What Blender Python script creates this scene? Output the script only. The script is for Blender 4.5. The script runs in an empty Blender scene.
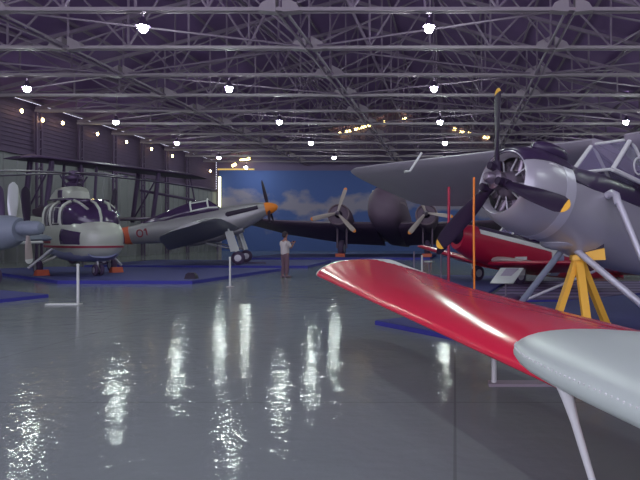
import bpy, bmesh, math, random
from math import sin, cos, pi, radians, atan2, sqrt
from mathutils import Vector, Matrix, noise
random.seed(4)
SC = bpy.context.scene
COL = SC.collection
F, VX, VY, EYE = 620.0, 455.0, 237.0, 1.6

def at(px, py, Y):
    return Vector(((px - VX) * Y / F, Y, EYE - (py - VY) * Y / F))

# ------------------------------------------------------------------ materials
def lin(c):
    o = []
    for v in c:
        v /= 255.0
        o.append(v / 12.92 if v <= 0.04045 else ((v + 0.055) / 1.055) ** 2.4)
    return (o[0], o[1], o[2], 1.0)

def mat(name, rgb, rough=0.5, metal=0.0, var=0.0, scale=4.0, bump=0.0, coat=0.0, emit=None, spec=0.5):
    m = bpy.data.materials.new(name)
    m.use_nodes = True
    nt = m.node_tree
    b = nt.nodes['Principled BSDF']
    c = lin(rgb)
    b.inputs['Base Color'].default_value = c
    b.inputs['Roughness'].default_value = rough
    b.inputs['Metallic'].default_value = metal
    b.inputs['Coat Weight'].default_value = coat
    b.inputs['Coat Roughness'].default_value = 0.12
    b.inputs['Specular IOR Level'].default_value = spec
    if var or bump:
        tc = nt.nodes.new('ShaderNodeTexCoord')
        nz = nt.nodes.new('ShaderNodeTexNoise')
        nz.inputs['Scale'].default_value = scale
        nz.inputs['Detail'].default_value = 4
        nt.links.new(tc.outputs['Object'], nz.inputs['Vector'])
        if var:
            mx = nt.nodes.new('ShaderNodeMix'); mx.data_type = 'RGBA'
            mx.inputs[6].default_value = tuple(max(0, v * (1 - var)) for v in c[:3]) + (1,)
            mx.inputs[7].default_value = tuple(min(1, v * (1 + var)) for v in c[:3]) + (1,)
            nt.links.new(nz.outputs['Fac'], mx.inputs[0])
            nt.links.new(mx.outputs[2], b.inputs['Base Color'])
        if bump:
            bp = nt.nodes.new('ShaderNodeBump')
            bp.inputs['Strength'].default_value = bump
            bp.inputs['Distance'].default_value = 0.02
            nt.links.new(nz.outputs['Fac'], bp.inputs['Height'])
            nt.links.new(bp.outputs['Normal'], b.inputs['Normal'])
    if emit:
        b.inputs['Emission Color'].default_value = lin(emit[0])
        b.inputs['Emission Strength'].default_value = emit[1]
    return m

M = {}
M['ceil'] = mat('roof_sheet', (122, 90, 142), 0.85, var=0.12, scale=0.8)
M['steel'] = mat('painted_steel', (158, 146, 156), 0.5, var=0.06)
M['steel_thin'] = mat('painted_steel_thin', (134, 118, 138), 0.55)
M['wall'] = mat('pale_cladding', (126, 125, 131), 0.8, var=0.08, scale=0.5)
M['louvre'] = mat('dark_louvre', (84, 66, 96), 0.85, var=0.15, scale=1.2)
M['back'] = mat('back_cladding', (120, 105, 140), 0.85)
M['blue_mat'] = mat('blue_carpet', (70, 72, 130), 0.85, var=0.12, scale=6, bump=0.2)
M['blue_side'] = mat('blue_carpet_edge', (62, 60, 156), 0.8)
M['alu'] = mat('bare_aluminium', (178, 175, 182), 0.32, metal=0.3, var=0.05, scale=2)
M['alu_dim'] = mat('dimmed_aluminium', (150, 146, 152), 0.36, metal=0.3, var=0.1, scale=1.2)  # aluminium darkened, the dim haze of distance put into its colour
M['alu_lt'] = mat('pale_aluminium', (206, 204, 212), 0.35, metal=0.35)
M['alu_grey'] = mat('grey_wing_paint', (170, 161, 174), 0.55, metal=0.1, var=0.05, scale=1.5)
M['black'] = mat('black_gloss', (44, 31, 54), 0.45, spec=0.3)
M['matblack'] = mat('antiglare_black', (58, 43, 72), 0.33)
M['rubber'] = mat('tyre_rubber', (74, 57, 86), 0.8)
M['yellow'] = mat('yellow_paint', (250, 190, 66), 0.5)
M['orange'] = mat('orange_paint', (232, 130, 40), 0.5)
M['orange_red'] = mat('orange_red_paint', (206, 96, 66), 0.55)
M['red'] = mat('red_gloss_paint', (226, 46, 74), 0.16, var=0.04, scale=2, spec=0.3)
M['red2'] = mat('red_trainer_paint', (178, 26, 62), 0.35)
M['white'] = mat('white_paint', (214, 214, 212), 0.45)
M['white_gl'] = mat('white_gloss', (212, 216, 208), 0.3, coat=0.3)
M['tipsilver'] = mat('silver_dope', (192, 202, 194), 0.38, var=0.04, scale=3)
M['glass'] = mat('dark_canopy_glass', (66, 48, 82), 0.08, spec=0.7)
M['drab'] = mat('dark_drab_paint', (104, 84, 106), 0.6, var=0.15, scale=1.5)
M['drab_lt'] = mat('worn_drab_paint', (128, 106, 120), 0.5)
M['blade_lt'] = mat('pale_propeller_metal', (176, 160, 158), 0.45)
M['grey_air'] = mat('grey_aircraft_paint', (128, 134, 150), 0.5, var=0.06)
M['heli_white'] = mat('helicopter_white', (184, 186, 176), 0.3, coat=0.3)
M['heli_under'] = mat('helicopter_grey_belly', (140, 144, 176), 0.5)
M['maroon'] = mat('maroon_stripe', (140, 40, 64), 0.5)
M['dark_metal'] = mat('dark_machinery', (84, 66, 98), 0.5, metal=0.3)
M['engine'] = mat('engine_castings', (150, 138, 152), 0.28, metal=0.7)
M['skin'] = mat('skin', (150, 104, 92), 0.6)
M['hair'] = mat('hair', (50, 36, 46), 0.7)
M['shirt'] = mat('pale_shirt', (196, 186, 186), 0.8)
M['trouser'] = mat('dull_brown_trousers', (112, 84, 96), 0.85)
M['lamp'] = mat('lamp_glow', (255, 255, 255), emit=((238, 254, 246), 270))
M['lamp_warm'] = mat('warm_lamp_glow', (255, 240, 200), emit=((255, 226, 150), 26))
M['tube_warm'] = mat('warm_tube_glow', (255, 240, 200), emit=((255, 226, 140), 9))
M['strip'] = mat('gap_glow', (255, 255, 230), emit=((240, 244, 190), 3.2))  # glow added for the bright gap beside the mural
M['cornice'] = mat('yellow_lit_glow', (230, 200, 120), emit=((226, 180, 90), 0.7))  # glow put into the yellow-lit edge above the mural

def glass_clear():
    m = bpy.data.materials.new('cabin_glass'); m.use_nodes = True
    b = m.node_tree.nodes['Principled BSDF']
    b.inputs['Base Color'].default_value = lin((150, 140, 175))
    b.inputs['Roughness'].default_value = 0.05
    b.inputs['Alpha'].default_value = 0.4
    return m
M['clear'] = glass_clear()

def floor_mat():
    m = bpy.data.materials.new('polished_concrete'); m.use_nodes = True
    nt = m.node_tree; b = nt.nodes['Principled BSDF']
    tc = nt.nodes.new('ShaderNodeTexCoord')
    n1 = nt.nodes.new('ShaderNodeTexNoise'); n1.inputs['Scale'].default_value = 0.5; n1.inputs['Detail'].default_value = 5
    nt.links.new(tc.outputs['Object'], n1.inputs['Vector'])
    mx = nt.nodes.new('ShaderNodeMix'); mx.data_type = 'RGBA'
    mx.inputs[6].default_value = lin((132, 138, 138)); mx.inputs[7].default_value = lin((142, 148, 147))
    nt.links.new(n1.outputs['Fac'], mx.inputs[0])
    # thin expansion joints
    br = nt.nodes.new('ShaderNodeTexBrick')
    br.offset = 0.0
    br.inputs['Scale'].default_value = 1.0
    br.inputs['Brick Width'].default_value = 6.0
    br.inputs['Row Height'].default_value = 6.0
    br.inputs['Mortar Size'].default_value = 0.012
    br.inputs['Color1'].default_value = (1, 1, 1, 1); br.inputs['Color2'].default_value = (1, 1, 1, 1)
    br.inputs['Mortar'].default_value = (0.75, 0.75, 0.75, 1)
    nt.links.new(tc.outputs['Object'], br.inputs['Vector'])
    mu = nt.nodes.new('ShaderNodeMix'); mu.data_type = 'RGBA'; mu.blend_type = 'MULTIPLY'; mu.inputs[0].default_value = 1
    nt.links.new(mx.outputs[2], mu.inputs[6]); nt.links.new(br.outputs['Color'], mu.inputs[7])
    nt.links.new(mu.outputs[2], b.inputs['Base Color'])
    b.inputs['Roughness'].default_value = 0.06
    b.inputs['Specular IOR Level'].default_value = 0.022
    n2 = nt.nodes.new('ShaderNodeTexNoise'); n2.inputs['Scale'].default_value = 11.0; n2.inputs['Detail'].default_value = 3
    nt.links.new(tc.outputs['Object'], n2.inputs['Vector'])
    n3 = nt.nodes.new('ShaderNodeTexNoise'); n3.inputs['Scale'].default_value = 2.6; n3.inputs['Detail'].default_value = 2
    nt.links.new(tc.outputs['Object'], n3.inputs['Vector'])
    hh = nt.nodes.new('ShaderNodeMath'); hh.operation = 'MULTIPLY_ADD'; hh.inputs[1].default_value = 2.4
    nt.links.new(n3.outputs['Fac'], hh.inputs[0]); nt.links.new(n2.outputs['Fac'], hh.inputs[2])
    bp = nt.nodes.new('ShaderNodeBump'); bp.inputs['Strength'].default_value = 0.42; bp.inputs['Distance'].default_value = 0.01
    nt.links.new(hh.outputs[0], bp.inputs['Height']); nt.links.new(bp.outputs['Normal'], b.inputs['Normal'])
    return m
M['floor'] = floor_mat()

def mural_mat():
    m = bpy.data.materials.new('painted_sky_mural'); m.use_nodes = True
    nt = m.node_tree; b = nt.nodes['Principled BSDF']; b.inputs['Roughness'].default_value = 0.8
    tc = nt.nodes.new('ShaderNodeTexCoord')
    mp = nt.nodes.new('ShaderNodeMapping'); mp.inputs['Scale'].default_value = (0.24, 1, 0.36)
    nt.links.new(tc.outputs['Object'], mp.inputs['Vector'])
    nz = nt.nodes.new('ShaderNodeTexNoise'); nz.inputs['Scale'].default_value = 1.0; nz.inputs['Detail'].default_value = 6
    nt.links.new(mp.outputs['Vector'], nz.inputs['Vector'])
    sx = nt.nodes.new('ShaderNodeSeparateXYZ'); nt.links.new(tc.outputs['Object'], sx.inputs[0])
    # a painted cloud bank between 2 and 5.5 m, blue above
    d1 = nt.nodes.new('ShaderNodeMath'); d1.operation = 'SUBTRACT'; d1.inputs[1].default_value = 5.0
    nt.links.new(sx.outputs['Z'], d1.inputs[0])
    d2 = nt.nodes.new('ShaderNodeMath'); d2.operation = 'ABSOLUTE'; nt.links.new(d1.outputs[0], d2.inputs[0])
    mr = nt.nodes.new('ShaderNodeMapRange'); mr.clamp = False
    mr.inputs[1].default_value = 0; mr.inputs[2].default_value = 2.0; mr.inputs[3].default_value = 0.16; mr.inputs[4].default_value = -0.06
    nt.links.new(d2.outputs[0], mr.inputs[0])
    ad = nt.nodes.new('ShaderNodeMath'); ad.operation = 'ADD'
    nt.links.new(nz.outputs['Fac'], ad.inputs[0]); nt.links.new(mr.outputs[0], ad.inputs[1])
    cr = nt.nodes.new('ShaderNodeValToRGB')
    cr.color_ramp.elements[0].position = 0.5; cr.color_ramp.elements[0].color = lin((84, 106, 172))
    cr.color_ramp.elements[1].position = 0.62; cr.color_ramp.elements[1].color = lin((158, 150, 172))
    nt.links.new(ad.outputs[0], cr.inputs[0]); nt.links.new(cr.outputs[0], b.inputs['Base Color'])
    return m
M['mural'] = mural_mat()

def stripe_mat():
    m = bpy.data.materials.new('dark_striped_carpet'); m.use_nodes = True
    nt = m.node_tree; b = nt.nodes['Principled BSDF']; b.inputs['Roughness'].default_value = 0.8
    tc = nt.nodes.new('ShaderNodeTexCoord')
    wv = nt.nodes.new('ShaderNodeTexWave'); wv.bands_direction = 'Y'; wv.inputs['Scale'].default_value = 0.32
    wv.inputs['Distortion'].default_value = 0.3
    nt.links.new(tc.outputs['Object'], wv.inputs['Vector'])
    cr = nt.nodes.new('ShaderNodeValToRGB')
    cr.color_ramp.elements[0].position = 0.35; cr.color_ramp.elements[0].color = lin((74, 56, 100))
    cr.color_ramp.elements[1].position = 0.75; cr.color_ramp.elements[1].color = lin((122, 104, 142))
    nt.links.new(wv.outputs['Color'], cr.inputs[0]); nt.links.new(cr.outputs[0], b.inputs['Base Color'])
    return m
M['striped'] = stripe_mat()

# ------------------------------------------------------------------ mesh builder
class MB:
    def __init__(s): s.v = []; s.f = []
    def add(s, vs, fs):
        o = len(s.v); s.v += [Vector(p) for p in vs]; s.f += [tuple(o + i for i in q) for q in fs]; return s
    def loft(s, rings, cap=True, closed=True):
        o = len(s.v); n = len(rings[0])
        for r in rings: s.v += [Vector(p) for p in r]
        for i in range(len(rings) - 1):
            for j in range(n if closed else n - 1):
                a = o + i * n + j; b = o + i * n + (j + 1) % n
                s.f.append((a, b, b + n, a + n))
        if cap:
            s.f.append(tuple(o + j for j in reversed(range(n))))
            s.f.append(tuple(o + (len(rings) - 1) * n + j for j in range(n)))
        return s
    def tube(s, pts, r, n=10, r2=None):
        pts = [Vector(p) for p in pts]; rings = []
        for i, p in enumerate(pts):
            d = (pts[min(i + 1, len(pts) - 1)] - pts[max(i - 1, 0)]).normalized()
            u = d.orthogonal().normalized() if i == 0 else (u - d * u.dot(d)).normalized()
            w = d.cross(u)
            rr = r if r2 is None else r + (r2 - r) * i / (len(pts) - 1)
            rings.append([p + (u * cos(2 * pi * k / n) + w * sin(2 * pi * k / n)) * rr for k in range(n)])
        return s.loft(rings)
    def bar(s, p, q, w, h, up=(0, 0, 1)):
        p = Vector(p); q = Vector(q); d = (q - p).normalized(); up = Vector(up)
        if abs(d.dot(up)) > 0.98: up = Vector((1, 0, 0))
        a = d.cross(up).normalized() * w / 2; b = a.cross(d).normalized() * h / 2
        c = [-a - b, a - b, a + b, -a + b]
        return s.loft([[p + k for k in c], [q + k for k in c]])
    def box(s, c, d):
        x, y, z = c; a, b, e = d[0] / 2, d[1] / 2, d[2] / 2
        return s.loft([[(x - a, y - b, z - e), (x + a, y - b, z - e), (x + a, y + b, z - e), (x - a, y + b, z - e)],
                       [(x - a, y - b, z + e), (x + a, y - b, z + e), (x + a, y + b, z + e), (x - a, y + b, z + e)]])
    def prism(s, poly, z0, z1):
        return s.loft([[(x, y, z0) for x, y in poly], [(x, y, z1) for x, y in poly]])
    def lathe(s, prof, o=(0, 0, 0), ax=(0, 0, 1), n=28, cap=True):
        o = Vector(o); ax = Vector(ax).normalized(); u = ax.orthogonal().normalized(); w = ax.cross(u)
        return s.loft([[o + ax * a + (u * cos(2 * pi * k / n) + w * sin(2 * pi * k / n)) * max(r, 1e-4) for k in range(n)] for a, r in prof], cap)
    def ball(s, c, r, n=16):
        rr = r if hasattr(r, '__len__') else (r, r, r); c = Vector(c); rings = []
        for i in range(n // 2 + 1):
            t = pi * i / (n // 2); st = max(sin(t), 1e-3)
            rings.append([c + Vector((rr[0] * st * cos(2 * pi * k / n), rr[1] * st * sin(2 * pi * k / n), -rr[2] * cos(t))) for k in range(n)])
        return s.loft(rings)
    def build(s, name, m, parent=None, xf=None, smooth=True, angle=40):
        vs = [xf @ p for p in s.v] if xf else s.v
        me = bpy.data.meshes.new(name); me.from_pydata([tuple(p) for p in vs], [], s.f)
        bm = bmesh.new(); bm.from_mesh(me)
        bmesh.ops.recalc_face_normals(bm, faces=bm.faces)
        bm.to_mesh(me); bm.free()
        if smooth:
            me.polygons.foreach_set('use_smooth', [True] * len(me.polygons))
            me.set_sharp_from_angle(angle=radians(angle))
        me.materials.append(m if not isinstance(m, str) else M[m])
        ob = bpy.data.objects.new(name, me); COL.objects.link(ob)
        if parent is not None: ob.parent = parent
        return ob

def tag(o, label=None, cat=None, group=None, kind=None):
    if label: o['label'] = label
    if cat: o['category'] = cat
    if group: o['group'] = group
    if kind: o['kind'] = kind
    return o
def thing(name, label, cat, loc=(0, 0, 0), rz=0.0, group=None):
    o = bpy.data.objects.new(name, None); COL.objects.link(o); o.empty_display_size = 0.2
    o.location = loc; o.rotation_euler = (0, 0, rz)
    return tag(o, label, cat, group)
def struct(name, mb, m, smooth=False):
    return tag(mb.build(name, m, None, None, smooth), kind='structure')
def copy_tree(o, parent=None):
    c = o.copy(); COL.objects.link(c)
    if parent is not None: c.parent = parent
    for ch in list(o.children): copy_tree(ch, c)
    return c
ORD = ['first', 'second', 'third', 'fourth', 'fifth', 'sixth', 'seventh', 'eighth', 'ninth', 'tenth', 'eleventh', 'twelfth']

# ------------------------------------------------------------------ camera, world
cd = bpy.data.cameras.new('camera'); cam = bpy.data.objects.new('camera', cd); COL.objects.link(cam)
cam.location = (0, 0, EYE); cam.rotation_euler = (pi / 2, 0, 0)
cd.sensor_width = 36; cd.lens = 36 * F / 640.0
cd.shift_x = -(VX - 320) / 640.0; cd.shift_y = -(240 - VY) / 640.0
cd.clip_end = 300
SC.camera = cam
SC.view_settings.view_transform = 'Standard'; SC.view_settings.look = 'None'
SC.view_settings.gamma = 1; SC.view_settings.exposure = 0.0; SC.view_settings.use_curve_mapping = False
w = bpy.data.worlds.new('world'); SC.world = w; w.use_nodes = True
bg = w.node_tree.nodes['Background']; bg.inputs[0].default_value = lin((184, 183, 202)); bg.inputs[1].default_value = 4.4

# ------------------------------------------------------------------ the hall
XL, XR, YB, YF = -27.7, 14.9, 72.0, -10.0
EAVE, RX, RZ = 10.4, -6.4, 15.9
struct('floor', MB().box(((XL + XR) / 2, (YB + YF) / 2, -0.1), (XR - XL, YB - YF, 0.2)), 'floor')
struct('ceiling', MB().loft([[(XL, YF, EAVE), (RX, YF, RZ), (XR, YF, EAVE), (XR, YF, EAVE + .2), (RX, YF, RZ + .2), (XL, YF, EAVE + .2)],
                             [(XL, YB, EAVE), (RX, YB, RZ), (XR, YB, EAVE), (XR, YB, EAVE + .2), (RX, YB, RZ + .2), (XL, YB, EAVE + .2)]]), 'ceil')
def ribbed(x, z0, z1, sgn):
    mb = MB(); n = int((YB - YF) / 1.2); pts = []
    for i in range(n):
        y = YF + (YB - YF) * i / n
        pts += [(0, y), (0, y + .9), (.06, y + .98), (.06, y + 1.12)]
    pts.append((0, YB))
    mb.loft([[(x + sgn * d, y, z0) for d, y in pts], [(x + sgn * d, y, z1) for d, y in pts]], cap=False, closed=False)
    mb.box((x - sgn * .12, (YB + YF) / 2, (z0 + z1) / 2), (.2, YB - YF, z1 - z0))
    return mb
struct('wall_left', ribbed(XL, 0, 6.9, 1), 'wall')
mb = MB().box((XL - .15, (YB + YF) / 2, 8.65), (.2, YB - YF, 3.5))
for k in range(12): mb.bar((XL + .02, YF, 7.1 + k * .27), (XL + .02, YB, 7.1 + k * .27), .04, .14)
struct('wall_upper_left', mb, 'louvre')
struct('wall_right', ribbed(XR, 0, EAVE, -1), 'wall')
struct('wall_back', MB().loft([[(XL, YB, 0), (XR, YB, 0), (XR, YB, EAVE), (RX, YB, RZ), (XL, YB, EAVE)],
                               [(XL, YB + .2, 0), (XR, YB + .2, 0), (XR, YB + .2, EAVE), (RX, YB + .2, RZ), (XL, YB + .2, EAVE)]]), 'back')
tn = [0]
def trim(mb, m='steel_thin'):
    tn[0] += 1
    return struct('trim_%d' % tn[0], mb, m)
trim(MB().bar((XL + .12, YF, 6.95), (XL + .12, YB, 6.95), .2, .22), 'louvre')         # rail over the pale cladding
TY = [22.7 + 4.54 * k for k in range(11)]
NODES = [-17.05, -6.4, 4.25]
for y in TY[:10]:                                                                       # columns in the dark louvre band
    mb = MB()
    for dy in (-.24, .24): mb.bar((XL + .3, y + dy, 0), (XL + .3, y + dy, 9.8), .16, .1)
    for k in range(14): mb.bar((XL + .3, y - .24, 1 + k * .62), (XL + .3, y + .24, 1.31 + k * .62), .06, .06)
    trim(mb, 'louvre')
def roofz(x): return EAVE + (RZ - EAVE) * (1 - abs(x - RX) / (XR - RX))
for k in range(-8, 9):                                                                  # purlins
    x = RX + k * 2.6
    trim(MB().bar((x, YF, roofz(x) - .17), (x, YB, roofz(x) - .17), .09, .16))
for x in NODES:                                                                         # twin ties along the bottom chords
    mb = MB()
    for d in (-.17, .17): mb.tube([(x + d, TY[0], 9.9), (x + d, YB, 9.9)], .055, 8)
    trim(mb)
for i in range(10):                                                                     # bracing between trusses
    y0, y1 = TY[i], TY[i + 1]
    mb = MB(); xs = [XL + .3] + NODES + [XR - .3]
    for a in range(4):
        xm = (xs[a] + xs[a + 1]) / 2
        if (i + a) % 2: mb.tube([(xs[a], y0, 9.95), (xs[a + 1], y1, 9.95)], .045, 6)
        else: mb.tube([(xs[a + 1], y0, 9.95), (xs[a], y1, 9.95)], .045, 6)
        mb.tube([(xs[a], y0, 9.95), (xm, y1, roofz(xm) - .4)], .045, 6)
        mb.tube([(xs[a + 1], y1, 9.95), (xm, y0, roofz(xm) - .4)], .045, 6)
    trim(mb)

def make_truss():
    t = thing('roof_truss', 'x', 'roof truss', (0, 0, 9.9))
    b = MB()
    for dy in (-.12, .12): b.bar((XL + .1, dy, 0), (XR - .1, dy, 0), .09, .13)
    b.build('bottom_chord', 'steel', t, None, False)
    def tz(x): return roofz(x) - 9.9 - .38
    for x0, x1 in ((XL + .1, RX), (RX, XR - .1)):
        MB().bar((x0, 0, tz(x0)), (x1, 0, tz(x1)), .16, .18).build('top_chord', 'steel_thin', t, None, False)
    n = 16; xs = [XL + .1 + (XR - XL - .2) * k / n for k in range(n + 1)]
    for k in range(1, n):
        MB().tube([(xs[k], 0, .05), (xs[k], 0, tz(xs[k]))], .05, 6).build('web_post', 'steel_thin', t)
    for k in range(n):
        if k % 2 == 0: p, q = (xs[k], 0, tz(xs[k])), (xs[k + 1], 0, .05)
        else: p, q = (xs[k], 0, .05), (xs[k + 1], 0, tz(xs[k + 1]))
        MB().tube([p, q], .05, 6).build('web_diagonal', 'steel_thin', t)
    for x in NODES:
        for sx in (-1, 1):
            MB().loft([[(x + sx * .12, -.2, -.12), (x + sx * .8, -.2, -.06), (x + sx * .62, -.2, .22), (x + sx * .12, -.2, .46)],
                       [(x + sx * .12, .2, -.12), (x + sx * .8, .2, -.06), (x + sx * .62, .2, .22), (x + sx * .12, .2, .46)]]).build('gusset_plate', 'steel', t, None, False)
    return t
tr0 = make_truss()
for i, y in enumerate(TY):
    t = tr0 if i == 0 else copy_tree(tr0)
    t.location = (0, y, 9.9)
    t['label'] = 'grey steel roof truss spanning the hall, %s counted from the nearest to the back wall' % ORD[i]
    t['group'] = 'roof trusses'

# mural and the glowing strips added at its edges
mu = MB().box((0, 0, 4.65), (34, .12, 9.3)).build('wall_mural', 'mural', None, None, False)
mu.location = (-10.3, YB - .1, 0)
tag(mu, 'blue sky and grey cloud mural covering the far end wall', 'mural')
t = thing('added_gap_glow', 'tall glowing strip added for the bright gap at left edge of the blue mural', 'glowing strip', (-27.2, 71.64, 4.35))
MB().box((0, .14, -.05), (.34, .12, 8.6)).build('housing', 'steel', t, None, False)
MB().box((0, 0, 2.1), (.24, .12, 4.2)).build('tube', 'strip', t, None, False)  # housing and tube added; no lamp, a bright gap between wall and mural
t = thing('added_cornice_glow', 'yellow glowing bar added for the lit strip along the top left of the mural', 'glowing strip', (-25.3, 71.6, 9.42))
MB().box((0, .1, 0), (4.3, .16, .24)).build('housing', 'steel', t, None, False)
MB().box((0, -.02, .0), (4.2, .1, .14)).build('tube', 'cornice', t, None, False)  # glowing bar added for a strip that is only lit yellow

# hanging lamps
def make_lamp():
    t = thing('pendant_lamp', 'x', 'hanging lamp')
    MB().tube([(0, 0, .42), (0, 0, .75)], .02, 6).build('stem', 'steel_thin', t)
    MB().lathe([(.42, .05), (.4, .08), (.3, .11), (.2, .16), (.07, .225), (.08, .21), (.2, .145), (.3, .095)], n=20, cap=False).build('shade', 'dark_metal', t)
    MB().ball((0, 0, 0), (.17, .17, .17), 14).build('bulb', 'lamp', t)
    return t
lamp0 = make_lamp(); first = True
ROWN = ['leftmost', 'second from left', 'third from left', 'rightmost']
DIST = ['nearest', 'second nearest', 'third nearest', 'fourth nearest', 'farthest']
for r, x in enumerate((-23.0, -11.85, -1.0, 11.2)):
    for k in range(-2, 6):
        y = 22.75 + 9.3 * k
        if y > 71 or y < 3: continue
        vis = abs((x / y) * F + VX - 320) < 322 and k >= 0
        if r == 0 and k == 5: y = 68.2
        elif k == 5: continue
        t = lamp0 if first else copy_tree(lamp0); first = False
        t.location = (x, y, 9.26)
        px = {(0, 1): 27, (0, 2): 116, (0, 3): 177, (0, 4): 219, (1, 0): 143, (1, 1): 229, (1, 2): 279.5, (1, 3): 311, (1, 4): 334, (2, 0): 429, (2, 1): 434, (2, 2): 440, (2, 3): 445, (3, 1): 672, (3, 2): 626}.get((r, k))
        if px: t.location = ((px - VX) * y / F, y, 9.26)
        t['group'] = 'hanging hall lamps'
        if vis: t['label'] = 'bright hanging lamp under the roof, %s of the %s lamp row' % (DIST[k - (1 if r in (0, 3) else 0)], ROWN[r])
        else: t['label'] = 'bright hanging lamp outside the picture above the near end of the hall'

# small warm lamps under the left eave
wl0 = None
for i, (px, py) in enumerate([(21, 111), (42, 120), (62, 123), (97, 134), (126, 142), (151, 149), (172, 156), (210, 171)]):
    y = (XL + .5) * F / (px - VX)
    if wl0 is None:
        wl0 = thing('eave_lamp', 'x', 'wall lamp')
        MB().bar((-.45, 0, .1), (0, 0, .1), .06, .06).build('bracket', 'steel_thin', wl0, None, False)
        MB().ball((0, 0, 0), (.08, .08, .13), 12).build('bulb', 'lamp_warm', wl0)
        t = wl0
    else: t = copy_tree(wl0)
    t.location = (XL + .55, y, EYE - (py - VY) * y / F)
    t['label'] = 'small warm lamp under the left eave, %s counted from the picture edge' % ORD[i]; t['group'] = 'eave lamps'
# fluorescent tubes along the far gable
GB = [(232, 166, 236, 164, 't'), (240, 160.5, 250, 158.5, 't'), (339, 133.5, 343, 132.3, 't'), (345, 132, 351, 130.5, 't'), (354.5, 129.5, 371, 124.8, 't'),
      (381, 122.5, 385, 121.8, 't'), (401, 119, 407, 118.5, 't'), (453, 129, 456, 129.5, 't'), (460, 131.5, 464, 132.5, 't'), (468, 133, 471, 133.5, 't'), (483, 136.8, 489, 138, 't')]
for i, (x0, y0, x1, y1, _) in enumerate(GB):
    p, q = at(x0, y0, 71.72), at(x1, y1, 71.72); c = (p + q) / 2
    t = thing('gable_tube_light', 'small yellow tube light following the far gable roof, %s counted from left' % ORD[i], 'tube light', c, 0, 'far gable tube lights')
    MB().bar(p - c + Vector((0, .13, .04)), q - c + Vector((0, .13, .04)), .16, .22).build('housing', 'steel_thin', t, None, False)
    MB().bar(p - c, q - c, .12, .26).build('tube', 'tube_warm', t, None, False)

# ------------------------------------------------------------------ blue carpeted platforms
def platform(poly, h, label, m='blue_mat', name='carpeted_platform'):
    cx = sum(p[0] for p in poly) / len(poly); cy = sum(p[1] for p in poly) / len(poly)
    t = thing(name, label, 'platform', (cx, cy, 0))
    pl = [(x - cx, y - cy) for x, y in poly]
    MB().prism(pl, 0, h - .012).build('edge', 'blue_side', t, None, False)
    ins = [(x * .997, y * .997) for x, y in pl]
    MB().prism(ins, h - .012, h).build('carpet', m, t, None, False)
    return t
platform([(-22, 28.4), (-13.6, 21.2), (-8.9, 21.0), (-8.2, 29.5), (-20, 31)], .12, 'blue carpeted platform under the white helicopter')
platform([(-17, 14.8), (-11.1, 14.9), (-10.75, 16.4), (-12.8, 17.6), (-17, 17.9)], .09, 'small blue platform corner at the left edge nearest the camera')
platform([(-19.5, 32.6), (-7.6, 32.0), (-7.9, 39.5), (-19.5, 40.5)], .12, 'long blue platform under the silver fighter with orange spinner')
platform([(-15.5, 44.6), (-1.8, 44.2), (-1.6, 55), (-15.5, 55)], .12, 'dark blue platform under the twin engined transport')
platform([(-2.9, 22.6), (-.2, 18.6), (.55, 15.4), (1.8, 21.8), (2.1, 24.6), (-1.4, 25.4)], .06, 'low blue platform left of the striped carpet under the red trainer')
platform([(.72, 15.2), (3.1, 15.35), (6.6, 18.5), (6.6, 21.7), (2.0, 21.7)], .06, 'dark striped carpet platform behind the yellow jack', 'striped')
A = Vector((-1.46, 11.3)); sd = Vector((-.643, .766)); ad = Vector((.766, .643))
platform([tuple(A), tuple(A - sd * 7.5), tuple(A - sd * 7.5 + ad * 8), tuple(A + ad * 8)], .085, 'bright blue platform under the silver radial engined aeroplane')

# ------------------------------------------------------------------ aircraft helpers
def ring(x, zc, ry, rz, n=2.0, k=28, yc=0):
    r = []
    for i in range(k):
        t = 2 * pi * i / k; c, s_ = cos(t), sin(t)
        r.append((x, yc + ry * math.copysign(abs(c) ** (2 / n), c), zc + rz * math.copysign(abs(s_) ** (2 / n), s_)))
    return r
def fuselage(st, k=28): return MB().loft([ring(*(list(s) + ([2.0] if len(s) == 4 else []))[:5], k) for s in st])
def foil(le, chord, th, tw=0.0, cdir=(-1, 0, 0), up=(0, 0, 1), n=10):
    le = Vector(le); c = Vector(cdir).normalized(); u = Vector(up).normalized()
    R = Matrix.Rotation(tw, 3, c.cross(u)) if tw else None
    if R: c = R @ c; u = R @ u
    xs = [.5 * (1 - cos(pi * i / n)) for i in range(n + 1)]
    def t(x): return 5 * th * (.2969 * sqrt(x) - .126 * x - .3516 * x * x + .2843 * x ** 3 - .1015 * x ** 4)
    cam_ = lambda x: .06 * th / .12 * x * (1 - x)
    up_ = [le + c * (x * chord) + u * ((t(x) + cam_(x)) * chord) for x in xs]
    lo_ = [le + c * (x * chord) + u * ((-t(x) * .8 + cam_(x)) * chord) for x in reversed(xs[1:-1])]
    return up_ + lo_
def round_tip(le0, le1, c0, c1, th, cdir=(-1, 0, 0), up=(0, 0, 1), tip=.6, m=9, n=12, tw=0):
    """sections from root le0/c0 to tip le1/c1 with an elliptical end of length `tip`"""
    le0 = Vector(le0); le1 = Vector(le1); L = (le1 - le0).length; cd_ = Vector(cdir)
    ts = [0, .35, .7] + [1 - tip / L + tip / L * sin(pi / 2 * i / m) for i in range(m + 1)]
    out = []
    for t in ts:
        c = c0 + (c1 - c0) * t; l = le0 + (le1 - le0) * t
        if t > 1 - tip / L:
            q = (t - (1 - tip / L)) / (tip / L); s_ = max(sqrt(max(0, 1 - q * q)), .02)
            l = l + cd_.normalized() * (c * (1 - s_) * .45); cc = c * s_
        else: cc = c
        out.append(foil(l, cc, th, tw, cdir, up, n))
    return MB().loft(out)
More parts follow.
